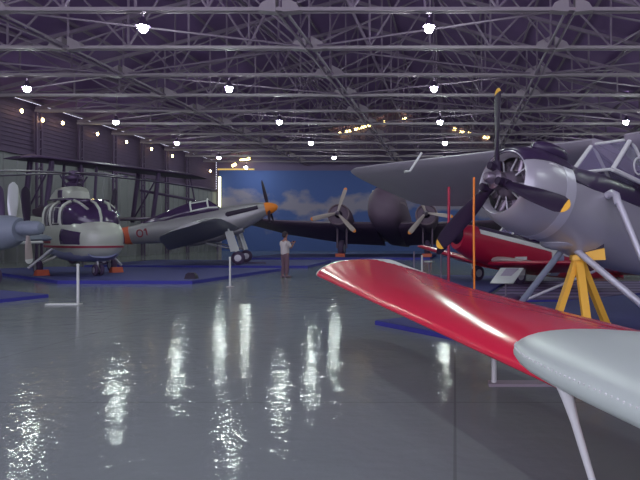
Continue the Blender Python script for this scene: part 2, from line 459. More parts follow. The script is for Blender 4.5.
def prop_blade(mb, ang, r0, r1, c, th=.05, twist=1, o=(0, 0, 0), sq=.55, sec=(0, 1)):
    """blade in the plane x=0; ang measured from +z towards +y"""
    o = Vector(o); d = Vector((0, sin(ang), cos(ang))); tg = Vector((0, cos(ang), -sin(ang))); X = Vector((1, 0, 0))
    rings = []
    N = 12
    for i in range(N + 1):
        f = sec[0] + (sec[1] - sec[0]) * i / N
        r = r0 + (r1 - r0) * f
        ch = c * (sq + (1 - sq) * sin(min(1, f / .55) * pi / 2)) * (1 if f < .82 else max(.12, sqrt(max(0, 1 - ((f - .82) / .185) ** 2))))
        a = radians(62 - 44 * f) * twist
        cd_ = tg * cos(a) + X * sin(a); nd = X * cos(a) - tg * sin(a); t_ = th * (1 - .72 * f)
        rings.append([o + d * r + cd_ * (ch / 2 * cos(2 * pi * k / 12)) + nd * (t_ / 2 * sin(2 * pi * k / 12)) for k in range(12)])
    return mb.loft(rings)
def wheel_parts(c, r, w_, parent, xf=None, ax=(0, 1, 0)):
    ty = MB().lathe([(-w_ / 2, r * .55), (-w_ / 2, r * .82), (-w_ * .32, r * .97), (0, r), (w_ * .32, r * .97), (w_ / 2, r * .82), (w_ / 2, r * .55)], c, ax, 24).build('wheel', 'rubber', parent, xf)
    MB().lathe([(-w_ * .56, r * .1), (-w_ * .54, r * .5), (w_ * .54, r * .5), (w_ * .56, r * .1)], c, ax, 20).build('hub_cap', 'alu', ty, xf)
    return ty
def attitude(z, pitch): return Matrix.Translation((0, 0, z)) @ Matrix.Rotation(-pitch, 4, 'Y')
def strip(st, a0, a1, off=.012, n=10):
    """patch lying over a fuselage between angles a0..a1 (from +y up), following the stations"""
    outer = []; inner = []
    for s in st:
        x, zc, ry, rz = s[:4]
        ts = [a0 + (a1 - a0) * i / n for i in range(n + 1)]
        outer.append([(x, (ry + off) * cos(t), zc + (rz + off) * sin(t)) for t in ts])
        inner.append([(x, (ry - .03) * cos(t), zc + (rz - .03) * sin(t)) for t in ts])
    return MB().loft([o + list(reversed(i)) for o, i in zip(outer, inner)])

# ------------------------------------------------------------------ silver radial engined aeroplane (right)
def silver_plane():
    pitch = radians(12.5); hz = 2.47
    yaw = atan2(-.643, -.766)
    t = thing('high_wing_aeroplane', 'silver high-wing aeroplane with black three-bladed propeller and radial engine', 'aeroplane', (.64, 9.5, .085), yaw)
    xf = attitude(hz - .085, pitch)
    st = [(-1.0, -.02, .65, .65), (-1.6, -.03, .64, .70), (-2.2, -.02, .62, .78), (-3.4, 0, .58, .80), (-5, 0, .46, .66), (-7, .1, .26, .42), (-9, .25, .06, .2)]
    fuselage(st).build('fuselage', 'alu', t, xf)
    # cowling: open ring with rolled lip
    prof = [(-.25, .44), (-.15, .46), (-.10, .50), (-.13, .54), (-.25, .60), (-.42, .65), (-.6, .685), (-.84, .69), (-.84, .62), (-.6, .6), (-.3, .5), (-.25, .44)]
    MB().lathe(prof, ax=(1, 0, 0), n=48, cap=False).build('cowling', 'alu', t, xf)
    MB().lathe([(-.84, .66), (-.84, .694), (-1.06, .70), (-1.06, .62)], ax=(1, 0, 0), n=48).build('cowling_band', 'alu_lt', t, xf)
    # black anti-glare top
    cs = [(-.11, 0, .51, .51), (-.13, 0, .545, .545), (-.25, 0, .605, .605), (-.42, 0, .655, .655), (-.65, 0, .69, .69), (-.84, 0, .697, .697), (-1.06, 0, .705, .705)]
    strip(cs, radians(38), radians(142), .012).build('antiglare_panel', 'matblack', t, xf)
    strip([(-1.06, -.02, .69, .69), (-1.3, -.02, .65, .69), (-1.6, -.03, .64, .70), (-2.2, -.02, .62, .78), (-3.4, 0, .58, .80), (-4.6, 0, .49, .7)], radians(24), radians(156), .015, 14).build('antiglare_panel', 'matblack', t, xf)
    MB().ball((-.95, .12, .72), (.42, .2, .15), 18).build('air_intake', 'matblack', t, xf)
    MB().ball((-.62, .56, .37), (.13, .03, .022), 12).build('cowl_latch', 'white', t, xf)
    # radial engine
    e = MB().lathe([(-.75, .42), (-.62, .42), (-.55, .26), (-.3, .24), (-.18, .2), (-.06, .12), (.0, .1)], ax=(1, 0, 0), n=28).build('engine', 'engine', t, xf)
    for k in range(9):
        a = 2 * pi * k / 9 + .2; d = Vector((0, sin(a), cos(a))); cy = MB()
        for j in range(8):
            p = d * (.22 + j * .028) + Vector((-.42, 0, 0))
            cy.lathe([(0, .1), (.018, .1), (.018, .082), (.033, .082)], p, d, 14)
        cy.build('cylinder_fins', 'engine', e, xf)
        MB().tube([d * .2 + Vector((-.22, 0, 0)), d * .43 + Vector((-.27, 0, 0))], .016, 8).build('pushrod_tube', 'alu', e, xf)
    MB().lathe([(-.8, .52), (-.78, .59), (-.76, .59), (-.74, .3)], ax=(1, 0, 0), n=28).build('baffle', 'black', e, xf)
    # propeller
    h = MB().lathe([(-.12, .11), (-.05, .15), (.06, .15), (.1, .09), (.2, .085), (.24, .06), (.25, .01)], ax=(1, 0, 0), n=24).build('propeller_hub', 'engine', t, xf)
    for k in range(3):
        a = radians(-12 + 120 * k); d = Vector((0, sin(a), cos(a)))
        MB().tube([d * .1, d * .3], .075, 14).build('blade_root', 'black', h, xf)
        MB().tube([d * .2 + Vector((-.02, 0, 0)), d * .2 + Vector((.16, .0, 0))], .062, 12).build('counterweight', 'black', h, xf)
        b = prop_blade(MB(), a, .26, 1.58, .27, .09, .82, sec=(0, .94)).build('propeller_blade', 'black', t, xf)
        prop_blade(MB(), a, .26, 1.58, .276, .096, .82, sec=(.935, 1)).build('blade_tip', 'yellow', b, xf)
    # wing
    tw = radians(-8)
    for s in (-1, 1):
        w_ = MB()
        rows = []
        for q in (.35, 1.2, 3, 5, 8, 9.4, 9.85, 10.0):
            c = 3.05 if q < 9 else {9.4: 2.95, 9.85: 2.6, 10.0: 2.0}[q]
            le = (-2.5 - (3.05 - c) * .45 - .02 * q, s * q, 1.5 + .034 * q)
            rows.append(foil(le, c, .11, tw, (-1, 0, 0), (0, 0, 1), 10))
        w_.loft(rows).build('wing', 'alu_grey', t, xf)
    MB().tube([(-2.3, -5.4, 1.75), (-2.05, -5.4, 1.2), (-1.9, -5.4, 1.15)], .03, 8).build('pitot_tube', 'white', t, xf)
    # glazed cabin with white frames
    xb, xt, xe = -2.2, -2.64, -4.8; zb, zt = .79, 1.48; hw, hw2 = .45, .42
    g = MB().loft([[(xb, -hw, zb), (xb, hw, zb), (xt, hw2, zt), (xt, -hw2, zt)], [(xe, -hw, zb + .02), (xe, hw, zb + .02), (xe, hw2, zt), (xe, -hw2, zt)]])
    cb = g.build('cabin_glazing', 'clear', t, xf, False)
    def fr(p, q, r=.028): MB().tube([p, q], r, 8).build('window_frame', 'white', cb, xf)
    for s in (-1, 1):
        fr((xb, s * hw, zb), (xt, s * hw2, zt), .042); fr((xb, s * hw, zb), (xe, s * hw, zb + .02), .046)
        fr((xt, s * hw2, zt), (xe, s * hw2, zt), .03)
        fr((xt, s * hw2, zt), (-3.6, s * hw, zb), .036); fr((xe, s * hw, zb), (xe, s * hw2, zt))
    fr((xb, -hw, zb), (xb, hw, zb)); fr((xt, -hw2, zt), (xt, hw2, zt))
    cx, cz = -2.92, 1.06
    MB().tube([(cx + .15 * cos(a), hw + .015, cz + .15 * sin(a)) for a in [2 * pi * i / 24 for i in range(25)]], .017, 8).build('vent_ring', 'white', cb, xf)
    # pilot's seat and bulkhead seen through the glass
    MB().box((-3.9, 0, .85), (.12, .5, .9)).build('seat', 'dark_metal', t, xf)
    # tail
    MB().loft([foil((-7.7, 0, .3), 1.35, .07, 0, (-1, 0, 0), (0, 1, 0), 8), foil((-8.4, 0, 1.9), .8, .07, 0, (-1, 0, 0), (0, 1, 0), 8)]).build('tail_fin', 'alu', t, xf)
    MB().loft([foil((-8.1, s * 1.9, .4), .8 if abs(s) else 1, .07) for s in (-1, 0, 1)]).build('tailplane', 'alu', t, xf)
    # undercarriage (coordinates along the ground, not pitched)
    gx = Matrix.Identity(4)
    zg = -.085
    wp, ws = Vector((-1.85, 1.62, .34)), Vector((-1.35, -1.0, .25))
    belly = Vector((-1.7, 0, 1.33))
    for wc in (wp, ws):
        s = 1 if wc.y > 0 else -1
        wheel_parts(wc, .34 if s > 0 else .25, .2, t)
        MB().tube([belly + Vector((0, s * .1, 0)), wc + Vector((0, -s * .13, .02))], .058, 12).build('landing_leg', 'alu_lt' if s > 0 else 'grey_air', t)
        MB().tube([wc + Vector((0, -s * .18, 0)), wc + Vector((0, s * .14, 0))], .035, 10).build('axle', 'dark_metal', t)
    MB().tube([(-1.95, .60, 2.2), (-1.95, .70, 2.24), (-1.93, .80, 2.2), (-1.9, .86, 2.05)], .065, 12).build('strut_fitting', 'alu_lt', t)
    MB().tube([(-1.9, .86, 2.1), wp + Vector((0, -.03, .3))], .056, 12, .046).build('shock_strut', 'alu_lt', t)
    MB().tube([ws + Vector((-.1, .16, .12)), (-3.1, .1, 1.1)], .026, 10).build('drag_strut', 'alu_lt', t)
    MB().lathe([(-.09, .05), (-.06, .1), (.06, .1), (.09, .05)], (-3.1, .1, 1.1), (0, 1, 0), 16).build('drag_strut_joint', 'engine', t)
    MB().ball((-1.45, 0, 1.42), (.36, .3, .13), 16).build('belly_fairing', 'alu', t)
    wheel_parts((-8.6, 0, .13), .13, .08, t)
    MB().tube([(-8.6, 0, .13), (-8.5, 0, .6)], .03, 8).build('tail_wheel_leg', 'alu', t)
silver_plane()

# yellow tripod jack below its belly
jc = at(578, 252, 10.55); jc.z = .085
t = thing('tripod_jack', 'yellow three-legged jack standing under the silver aeroplane belly', 'jack', jc)
MB().loft([[(-.12, -.14, 1.12), (.44, -.14, 1.13), (.44, .14, 1.13), (-.12, .14, 1.12)], [(-.12, -.13, 1.2), (.42, -.13, 1.33), (.42, .13, 1.33), (-.12, .13, 1.2)]]).build('saddle', 'yellow', t, None, False)
MB().loft([[(.0, -.1, 1.24), (.42, -.1, 1.335), (.42, .1, 1.335), (.0, .1, 1.24)], [(.0, -.1, 1.36), (.42, -.1, 1.42), (.42, .1, 1.42), (.0, .1, 1.36)]]).build('saddle_pad', 'black', t, None, False)
MB().lathe([(.98, .07), (1.0, .1), (1.12, .1), (1.15, .06)], (-.02, 0, 0)).build('head', 'yellow', t)
for dx, dy in ((-.42, -.1), (.06, -.5), (.52, .18)):
    l = MB().bar((dx * .1, dy * .1, 1.1), (dx, dy, .02), .13, .10).build('leg', 'yellow', t, None, False)
    MB().lathe([(0, .09), (.03, .09), (.04, .05)], (dx, dy, 0)).build('foot', 'yellow', l)

# orange tether hanging from the propeller
oc = at(474, 237, 9.5)
t = thing('tether_rope', 'thin orange rope hanging from the silver aeroplane propeller to the floor', 'rope', (oc.x, oc.y, .085))
MB().tube([(0, 0, 0.02), (0.004, 0, .8), (-.004, 0, 1.6), (0, 0, 2.43)], .017, 8).build('cord', 'orange', t)
MB().tube([(.14 * cos(a), 0, .02 + .01 * sin(3 * a)) for a in [2 * pi * i / 20 for i in range(20)]], .017, 8).build('floor_coil', 'orange', t)

# ------------------------------------------------------------------ foreground red wing and silver wing
def red_wing():
    n = Vector((.904, .428, 0))
    tip = Vector((-2.30, 9.9, 1.03)); root = Vector((2.32, -.06, .54))
    t = thing('low_wing_aeroplane', 'glossy red wing with white tip reaching diagonally across the foreground', 'aeroplane wing', (root.x, root.y, 0))
    O = Vector((root.x, root.y, 0)); L = (root - tip).length
    dd = (root - tip).normalized(); up = Vector((-.10, -.04, 1)).normalized()
    T = .5; N = 44
    def sec(u):
        le = tip + dd * u - O; c = 1.22 + .03 * u
        k = .055 + .15 * max(0, 1 - u / 3.2) ** 1.3
        cdv = Vector((n.x, n.y, k)).normalized(); upv = (up - cdv * up.dot(cdv)).normalized()
        if u < T:
            q = 1 - u / T; s_ = max(sqrt(max(0, 1 - q ** 2.6)), .03)
            return foil(le + cdv * c * (1 - s_) * .36, c * s_, .145 * min(2.2, 1 / s_ ** .8), 0, cdv, upv, N), c * s_
        return foil(le, c, .145, 0, cdv, upv, N), c
    us = [0, .01, .03, .06, .1, .13, .16, .19, .22, .25, .28, .31, .34, .37, .4, .43, .47, .54, .62, .7, .76, .82, .88, .94, 1, 1.07, 1.14, 1.2, 1.3, 1.4, 1.5, 1.6, 1.7, 1.8, 1.9, 2, 2.2, 2.4, 2.7, 3, 4, 6, 8, L]
    secs = [sec(u) for u in us]; rn = len(secs[0][0])
    xs = [.5 * (1 - cos(pi * i / N)) for i in range(N + 1)]
    frac = xs + list(reversed(xs[1:-1]))
    red, wht = MB(), MB()
    for mbb, want in ((red, False), (wht, True)):
        mbb.v = [p for r, _ in secs for p in r]
        mbb.f = []
        for i in range(len(us) - 1):
            u = (us[i] + us[i + 1]) / 2; c = (secs[i][1] + secs[i + 1][1]) / 2
            for j in range(rn):
                k = (j + 1) % rn; x = (frac[j] + frac[k]) / 2
                w_ = u < .2 or x * c < .34 * max(0, 1 - u / .42) or (1 - x) * c < .34 * max(0, 1 - u / 1.9)
                if w_ == want: mbb.f.append((i * rn + j, i * rn + k, (i + 1) * rn + k, (i + 1) * rn + j))
        if not want: mbb.f.append(tuple((len(us) - 1) * rn + j for j in range(rn)))
        else: mbb.f.append(tuple(reversed(range(rn))))
        used = sorted({i for f in mbb.f for i in f}); mp = {o: q for q, o in enumerate(used)}
        mbb.v = [mbb.v[i] for i in used]; mbb.f = [tuple(mp[i] for i in f) for f in mbb.f]
    wb = red.build('wing', 'red', t, None, True, 60)
    wht.build('wing_tip', 'white', wb, None, True, 60)
    MB().tube([sec(u)[0][32] + Vector((0, 0, .001)) for u in (2.3, 3, 4, 5, 6.5)], .006, 6).build('aileron_hinge', 'maroon', wb)
red_wing()

def silver_wing():
    d = Vector((.34, -.94, 0)).normalized(); n = Vector((.94, .34, 0)).normalized()
    tip = Vector((.085, 2.80, 1.115)); root = Vector((1.435, -.95, 1.07))
    t = thing('silver_winged_aeroplane', 'rounded riveted silver wing tip on a slim white post in the near right corner', 'aeroplane wing', (root.x, root.y, 0))
    O = Vector((root.x, root.y, 0)); L = (root - tip).length; dd = (root - tip).normalized(); up = Vector((-.06, -.02, 1)).normalized()
    T = .85
    def sec(u, grow=0):
        le = tip + dd * u - O; c = 1.12
        if u < T:
            q = 1 - u / T; s_ = max(sqrt(max(0, 1 - q ** 2.5)), .03)
            return foil(le + n * c * (1 - s_) * .30, c * s_, .17, 0, n, up, 14)
        return foil(le, c, .17, 0, n, up, 14)
    us = [0, .006, .015, .03, .05, .08, .12, .18, .26, .36, .5, .7, .95, 1.5, 2.5, L]
    wb = MB().loft([sec(u) for u in us]).build('wing', 'tipsilver', t, None, True, 60)
    # dotted rivet line near the rim
    rv = MB()
    U = [.012 + i * .03 for i in range(40)]
    for u in U:
        for x in (1, 9):
            s_ = sec(u); rv.ball(s_[x] + Vector((0, 0, .001)), .0045, 6)
    tag(rv.build('rivet_line', 'white', wb), kind='stuff')
    p0 = Vector((.37, 2.12, 1.10)) - O; p1 = Vector((.70, 2.12, .0)) - O
    mb = MB(); rings = []
    for f, r in ((0, .03), (.05, .022), (.12, .0155), (.3, .013), (.7, .013), (1, .013)):
        p = p0.lerp(p1, f); rings.append([p + Vector((r * cos(2 * pi * k / 14), r * sin(2 * pi * k / 14), 0)) for k in range(14)])
    mb.loft(rings).build('support_post', 'white', t)
    MB().lathe([(0, .1), (.012, .1), (.02, .03)], p1).build('post_foot', 'white', t)
silver_wing()

# ------------------------------------------------------------------ silver fighter with orange spinner
def fighter():
    yaw = radians(12); pitch = radians(12.5); hub = at(265.5, 209, 35.0); zb = .12
    t = thing('fighter_aeroplane', 'silver fighter aeroplane with orange spinner and framed canopy', 'aeroplane', (hub.x, hub.y, zb), yaw)
    xf = attitude(hub.z - zb, pitch)
    st = [(0, 0, .36, .38), (-.4, -.05, .44, .5), (-1.2, -.16, .5, .68), (-2.2, -.22, .54, .80), (-3.4, -.2, .56, .84), (-4.6, -.14, .54, .80), (-6, -.02, .42, .62), (-7.6, .1, .26, .42), (-9.2, .2, .06, .22)]
    fuselage(st).build('fuselage', 'alu_dim', t, xf)
    MB().lathe([(.0, .36), (.12, .36), (.4, .28), (.62, .15), (.7, .02)], ax=(1, 0, 0), n=24).build('spinner', 'orange', t, xf)
    for k in range(3):
        prop_blade(MB(), radians(-4 + 120 * k), .2, 1.62, .27, .1, 1, o=(.16, 0, 0)).build('propeller_blade', 'black', t, xf)
    for s in (-1, 1):
        MB().loft([ring(-.35, .16, .05, .11, 2, 12, s * .43), ring(-2.0, .10, .06, .13, 2, 12, s * .525), ring(-2.1, .10, .02, .05, 2, 12, s * .54)]).build('exhaust_stacks', 'black', t, xf)
        MB().loft([foil((-1.6, s * .4, -.70), 3.8, .13, radians(-7)), foil((-1.65, s * 2, -.56), 3.5, .12, radians(-7)), foil((-1.8, s * 4.4, -.32), 3.0, .11, radians(-7)), foil((-2.0, s * 5.0, -.26), 2.6, .1, radians(-7)), foil((-2.6, s * 5.3, -.30), 1.4, .1, radians(-7))]).build('wing', 'alu_dim', t, xf)
        MB().loft([foil((-7.8, s * .1, .22), 1.1, .08), foil((-8.2, s * 1.9, .26), .6, .08)]).build('tailplane', 'alu_dim', t, xf)
    MB().loft([ring(-1.4, -.82, .24, .2), ring(-2.8, -1.0, .3, .28), ring(-4.4, -.94, .28, .26), ring(-5.6, -.7, .1, .1)]).build('radiator_scoop', 'alu_dim', t, xf)
    MB().loft([foil((-7.6, 0, .35), 1.6, .08, 0, (-1, 0, 0), (0, 1, 0), 8), foil((-8.4, 0, 1.75), .8, .08, 0, (-1, 0, 0), (0, 1, 0), 8)]).build('tail_fin', 'alu_dim', t, xf)
    cst = [(-2.4, .54, .36, .12), (-2.9, .66, .38, .5), (-3.8, .62, .38, .58), (-5.2, .52, .34, .42), (-6.4, .42, .16, .2)]
    c = fuselage(cst, 20).build('canopy', 'glass', t, xf)
    def hoop(x, zc, ry, rz, r=.04):
        return [(x, (ry + .02) * cos(a), zc + (rz + .02) * sin(a)) for a in [pi * i / 14 for i in range(15)]]
    MB().tube(hoop(-2.9, .66, .38, .5), .045, 8).build('canopy_frame', 'white', c, xf)
    MB().tube(hoop(-3.8, .62, .38, .58), .045, 8).build('canopy_frame', 'white', c, xf)
    for s in (-1, 1):
        MB().tube([(-2.4, s * .37, .6), (-2.9, s * .41, .68), (-3.85, s * .41, .66)], .04, 8).build('canopy_rail', 'white', c, xf)
        MB().tube([(-2.9, s * .25, 1.08), (-3.8, s * .25, 1.1)], .04, 8).build('canopy_rail', 'white', c, xf)
    MB().loft([ring(-7.15, .06, .325, .50), ring(-7.5, .09, .285, .46)], cap=True).build('fuselage_band', 'orange_red', t, xf)
    # red code marks on the side facing the camera
    m_ = MB(); m_.tube([(-6.6 + .15 * cos(a), -.36, .05 + .19 * sin(a)) for a in [2 * pi * i / 16 for i in range(17)]], .035, 6)
    m_.tube([(-6.25, -.40, -.14), (-6.25, -.40, .24)], .035, 6)
    m_.tube([(-6.25, -.40, .24), (-6.36, -.395, .14)], .035, 6)
    m_.build('red_code_mark', 'maroon', t, xf)
    # gear
    zl = hub.z - zb
    for s in (-1, 1):
        wc = Vector((-1.25, s * 1.75, .36)); wheel_parts(wc, .36, .2, t)
        MB().tube([(-1.75, s * 1.8, zl - 1.15), wc + Vector((0, 0, .05))], .06, 10).build('landing_leg', 'alu_lt', t)
        MB().loft([[(-1.9, s * 1.9, zl - 1.3), (-1.5, s * 1.9, zl - 1.25), (-1.15, s * 1.92, .75), (-1.6, s * 1.92, .7)], [(-1.9, s * 1.94, zl - 1.3), (-1.5, s * 1.94, zl - 1.25), (-1.15, s * 1.96, .75), (-1.6, s * 1.96, .7)]]).build('gear_door', 'white', t, None, False)
        MB().tube([(-2.9, s * 1.5, 1.15), (-1.4, s * 1.65, .8)], .05, 8).build('drag_brace', 'alu', t)
    MB().tube([(-8.3, 0, .2), (-8.0, 0, 1.35)], .05, 8).build('tail_wheel_leg', 'alu', t)
    wheel_parts((-8.3, 0, .2), .2, .12, t)
fighter()
tb = MB().tube([(0, 0, .06), (1.1, .05, .06)], .035, 8).tube([(0, -.2, .06), (0, .2, .06)], .035, 8).tube([(1.1, .05, .06), (1.1, .05, 0)], .03, 8).tube([(0, .2, .06), (0, .2, 0)], .03, 8).build('tow_bar', 'dark_metal')
p = at(251, 262, 35); tb.location = (p.x, 34, .12); tag(tb, 'thin dark tow bar lying in front of the silver fighter wheel', 'tow bar')
bx = MB().loft([[(-.2, -.15, 0), (.2, -.15, 0), (.2, .15, 0), (-.2, .15, 0)], [(-.16, -.12, .16), (.16, -.12, .16), (.16, .12, .16), (-.16, .12, .16)], [(-.1, -.08, .22), (.1, -.08, .22), (.1, .08, .22), (-.1, .08, .22)]]).build('cable_box', 'black')
bx.location = (-9.35, 22.0, .12); tag(bx, 'small black box on the right end of the helicopter platform', 'box')

# ------------------------------------------------------------------ twin engined transport
def transport():
    nose = at(382, 203.5, 45.5); zb = .12; pitch = radians(12.5)
    t = thing('transport_aeroplane', 'dark twin-engined transport aeroplane facing the camera before the mural', 'aeroplane', (nose.x, nose.y, zb), radians(-92))
    xf = attitude(nose.z - zb, pitch)
    st = [(0, -.1, .2, .24, 2.2), (-.1, -.08, .66, .72, 2.3), (-.4, -.04, 1.02, 1.16, 2.4), (-1.0, .06, 1.24, 1.5, 2.5), (-1.9, .22, 1.34, 1.74, 2.5), (-2.7, .36, 1.38, 1.9, 2.5), (-3.6, .4, 1.4, 1.92, 2.5), (-9, .4, 1.3, 1.7, 2.2), (-13, .55, .8, 1.1), (-18, .8, .15, .4)]
    fuselage(st, 32).build('fuselage', 'drab', t, xf)
    # cockpit glazing over the nose
    for s in (-1, 1):
        MB().loft([[(-1.86, s * .06, 1.82), (-1.86, s * .66, 1.62), (-2.55, s * .66, 2.12), (-2.55, s * .06, 2.3)],
                   [(-1.8, s * .06, 1.92), (-1.8, s * .72, 1.68), (-2.5, s * .72, 2.18), (-2.5, s * .06, 2.36)]]).build('windscreen_pane', 'glass', t, xf, False)
        MB().loft([[(-2.0, s * .7, 1.62), (-2.6, s * .8, 2.0), (-3.5, s * .86, 1.9), (-3.5, s * 1.14, 1.5), (-2.3, s * 1.06, 1.45)],
                   [(-2.0, s * .78, 1.66), (-2.6, s * .92, 2.06), (-3.5, s * 1.02, 1.98), (-3.5, s * 1.26, 1.52), (-2.3, s * 1.16, 1.48)]]).build('side_window', 'glass', t, xf, False)
    MB().tube([(-1.8, -.8, 1.66), (-1.76, 0, 1.84), (-1.8, .8, 1.66)], .05, 8).build('windscreen_sill', 'drab_lt', t, xf)
    MB().ball((-.9, -.62, 1.08), (.1, .1, .1), 10).build('nose_glint', 'alu', t, xf)  # small aluminium balls added as the light glints on the nose
    MB().ball((-1.9, -1.02, 1.5), (.1, .1, .1), 10).build('nose_glint', 'alu', t, xf)
    strip(st[3:7], radians(8), radians(14), .02, 3).build('side_trim', 'drab_lt', t, xf)
    for s in (-1, 1):
        MB().loft([foil((-2.2, s * .9, -1.0), 6.2, .13, radians(-4)), foil((-2.3, s * 4, -.95), 5.8, .13, radians(-4)), foil((-3.2, s * 9, -.5), 3.8, .12, radians(-4)), foil((-4.6, s * 14, .5), 1.6, .1, radians(-4))]).build('wing', 'drab', t, xf)
        cy, cz = s * 3.25, -.74
        MB().lathe([(-.4, .66), (-.3, .74), (-.45, .82), (-.9, .86), (-1.5, .84), (-2.6, .72), (-4.6, .5), (-6.2, .12)], (.05, cy, cz), (1, 0, 0), 32, True).build('engine_nacelle', 'drab', t, xf)
        e = MB().lathe([(-.9, .68), (-.55, .66), (-.5, .3), (-.25, .26), (-.1, .14)], (.05, cy, cz), (1, 0, 0), 28).build('engine', 'black', t, xf)
        MB().lathe([(-.36, .70), (-.28, .74), (-.3, .8), (-.42, .83), (-.44, .7), (-.36, .70)], (.05, cy, cz), (1, 0, 0), 32, False).build('cowl_ring', 'drab_lt', e, xf)
        MB().lathe([(-.15, .16), (.1, .16), (.28, .1), (.34, .02)], (.05, cy, cz), (1, 0, 0), 20).build('propeller_hub', 'engine', t, xf)
        for k in range(3):
            a = radians((-22 if s > 0 else 16) + 120 * k)
            b = prop_blade(MB(), a, .18, 2.0, .36, .12, .75, o=(.1, cy, cz), sec=(0, .93)).build('propeller_blade', 'blade_lt', t, xf)
            prop_blade(MB(), a, .18, 2.0, .37, .13, .75, o=(.1, cy, cz), sec=(.92, 1)).build('blade_tip', 'orange', b, xf)
        gz = nose.z - zb
        wheel_parts((-1.3, cy, .62), .62, .4, t)
        for q in (-.35, .35): MB().tube([(-1.4, cy + q, gz - .9), (-1.3, cy + q, .62)], .08, 10).build('landing_leg', 'drab', t)
        MB().box((-.75, cy, .12), (.25, .7, .24)).build('wheel_chock', 'orange_red', t, None, False)
    MB().loft([foil((-14.5, 0, 1.0), 3.0, .1, 0, (-1, 0, 0), (0, 1, 0), 8), foil((-16.8, 0, 3.9), 1.2, .1, 0, (-1, 0, 0), (0, 1, 0), 8)]).build('tail_fin', 'drab', t, xf)
    MB().loft([foil((-16.8, -4, .95), 1.0, .09), foil((-15.4, 0, .9), 2.3, .09), foil((-16.8, 4, .95), 1.0, .09)]).build('tailplane', 'drab', t, xf)
transport()

# ------------------------------------------------------------------ red trainer
def trainer():
    hub = Vector((.08, 19.9, 1.66)); zb = .06; yaw = atan2(-.62, -.785); pitch = radians(12)
    t = thing('trainer_aeroplane', 'red low-wing trainer aeroplane with white top stripe behind the orange rope', 'aeroplane', (hub.x, hub.y, zb), yaw)
    xf = attitude(hub.z - zb, pitch) @ Matrix.Scale(1.15, 4)
    st = [(0, -.05, .3, .34), (-.5, -.08, .44, .48), (-1.5, -.1, .48, .54), (-3, -.06, .48, .54), (-4.6, 0, .36, .44), (-6.2, .08, .18, .28), (-7.6, .14, .05, .14)]
    fuselage(st).build('fuselage', 'red2', t, xf)
    strip(st[1:6], radians(28), radians(46), .015, 4).build('white_stripe', 'white', t, xf)
    strip(st[1:6], radians(134), radians(152), .015, 4).build('white_stripe', 'white', t, xf)
    strip(st[1:6], radians(47), radians(133), .012, 8).build('dark_top_deck', 'matblack', t, xf)
    MB().lathe([(0, .26), (.1, .22), (.3, .1), (.36, .01)], ax=(1, 0, 0), n=20).build('spinner', 'black', t, xf)
    for a in (52, 232): prop_blade(MB(), radians(a), .1, .9, .2, .06, 1, o=(.08, 0, 0)).build('propeller_blade', 'black', t, xf)
    ws = MB().tube([(-1.75, -.32, .4), (-1.95, -.3, .7), (-2.0, -.12, .84), (-2.0, .12, .84), (-1.95, .3, .7), (-1.75, .32, .4)], .03, 8).build('windscreen_frame', 'white', t, xf)
    MB().loft([[(-1.74, -.3, .4), (-1.74, .3, .4), (-1.97, .28, .72), (-1.97, -.28, .72)], [(-1.78, -.3, .4), (-1.78, .3, .4), (-2.01, .28, .72), (-2.01, -.28, .72)]]).build('windscreen', 'clear', ws, xf, False)
    MB().tube([(-2.55, .3, .42), (-2.55, .3, 1.0)], .05, 8).build('mirror_post', 'white', t, xf)
    MB().loft([ring(-2.6, .48, .3, .18, 2, 18), ring(-3.2, .52, .32, .3, 2, 18), ring(-4.4, .42, .26, .24, 2, 18), ring(-5.2, .36, .1, .1, 2, 18)]).build('rear_canopy', 'glass', t, xf)
    for s in (-1, 1):
        wg = round_tip((-1.0, s * .3, -.6), (-1.2, s * 4.0, -.42 if s > 0 else -.06), 1.7, 1.2, .13, tip=.6).build('wing', 'red2', t, xf)
        MB().loft([foil((-1.0, s * .42, -.5), 2.3, .14), foil((-1.15, s * 1.5, -.48), 1.5, .1)]).build('wing_root_fairing', 'blade_lt', wg, xf)
        MB().loft([foil((-6.5, s * .08, .15), .9, .08), foil((-6.8, s * 1.5, .18), .5, .08)]).build('tailplane', 'red2', t, xf)
        wc = Vector((-1.75, s * 1.05, .27)); wheel_parts(wc, .27, .13, t)
        MB().loft([[(-1.95, s * 1.13, .9), (-1.45, s * 1.13, .9), (-1.45, s * 1.19, .9), (-1.95, s * 1.19, .9)], [(-1.85, s * 1.13, .3), (-1.65, s * 1.13, .3), (-1.65, s * 1.19, .3), (-1.85, s * 1.19, .3)]]).build('landing_leg', 'white', t, None, False)
    MB().loft([foil((-6.3, 0, .25), 1.1, .08, 0, (-1, 0, 0), (0, 1, 0), 8), foil((-6.9, 0, 1.3), .6, .08, 0, (-1, 0, 0), (0, 1, 0), 8)]).build('tail_fin', 'red2', t, xf)
    strip([(-3.42, -.05, .456, .52), (-3.62, -.05, .445, .51)], radians(-60), radians(30), .02, 8).build('white_band', 'white', t, xf)
    strip([(-3.64, -.05, .445, .51), (-4.0, -.03, .42, .485)], radians(-60), radians(30), .018, 8).build('blue_band', 'heli_under', t, xf)
    wheel_parts((-8.0, 0, .12), .12, .08, t)
    MB().tube([(-8.0, 0, .12), (-7.85, 0, .3)], .03, 8).build('tail_wheel_leg', 'alu', t)
trainer()

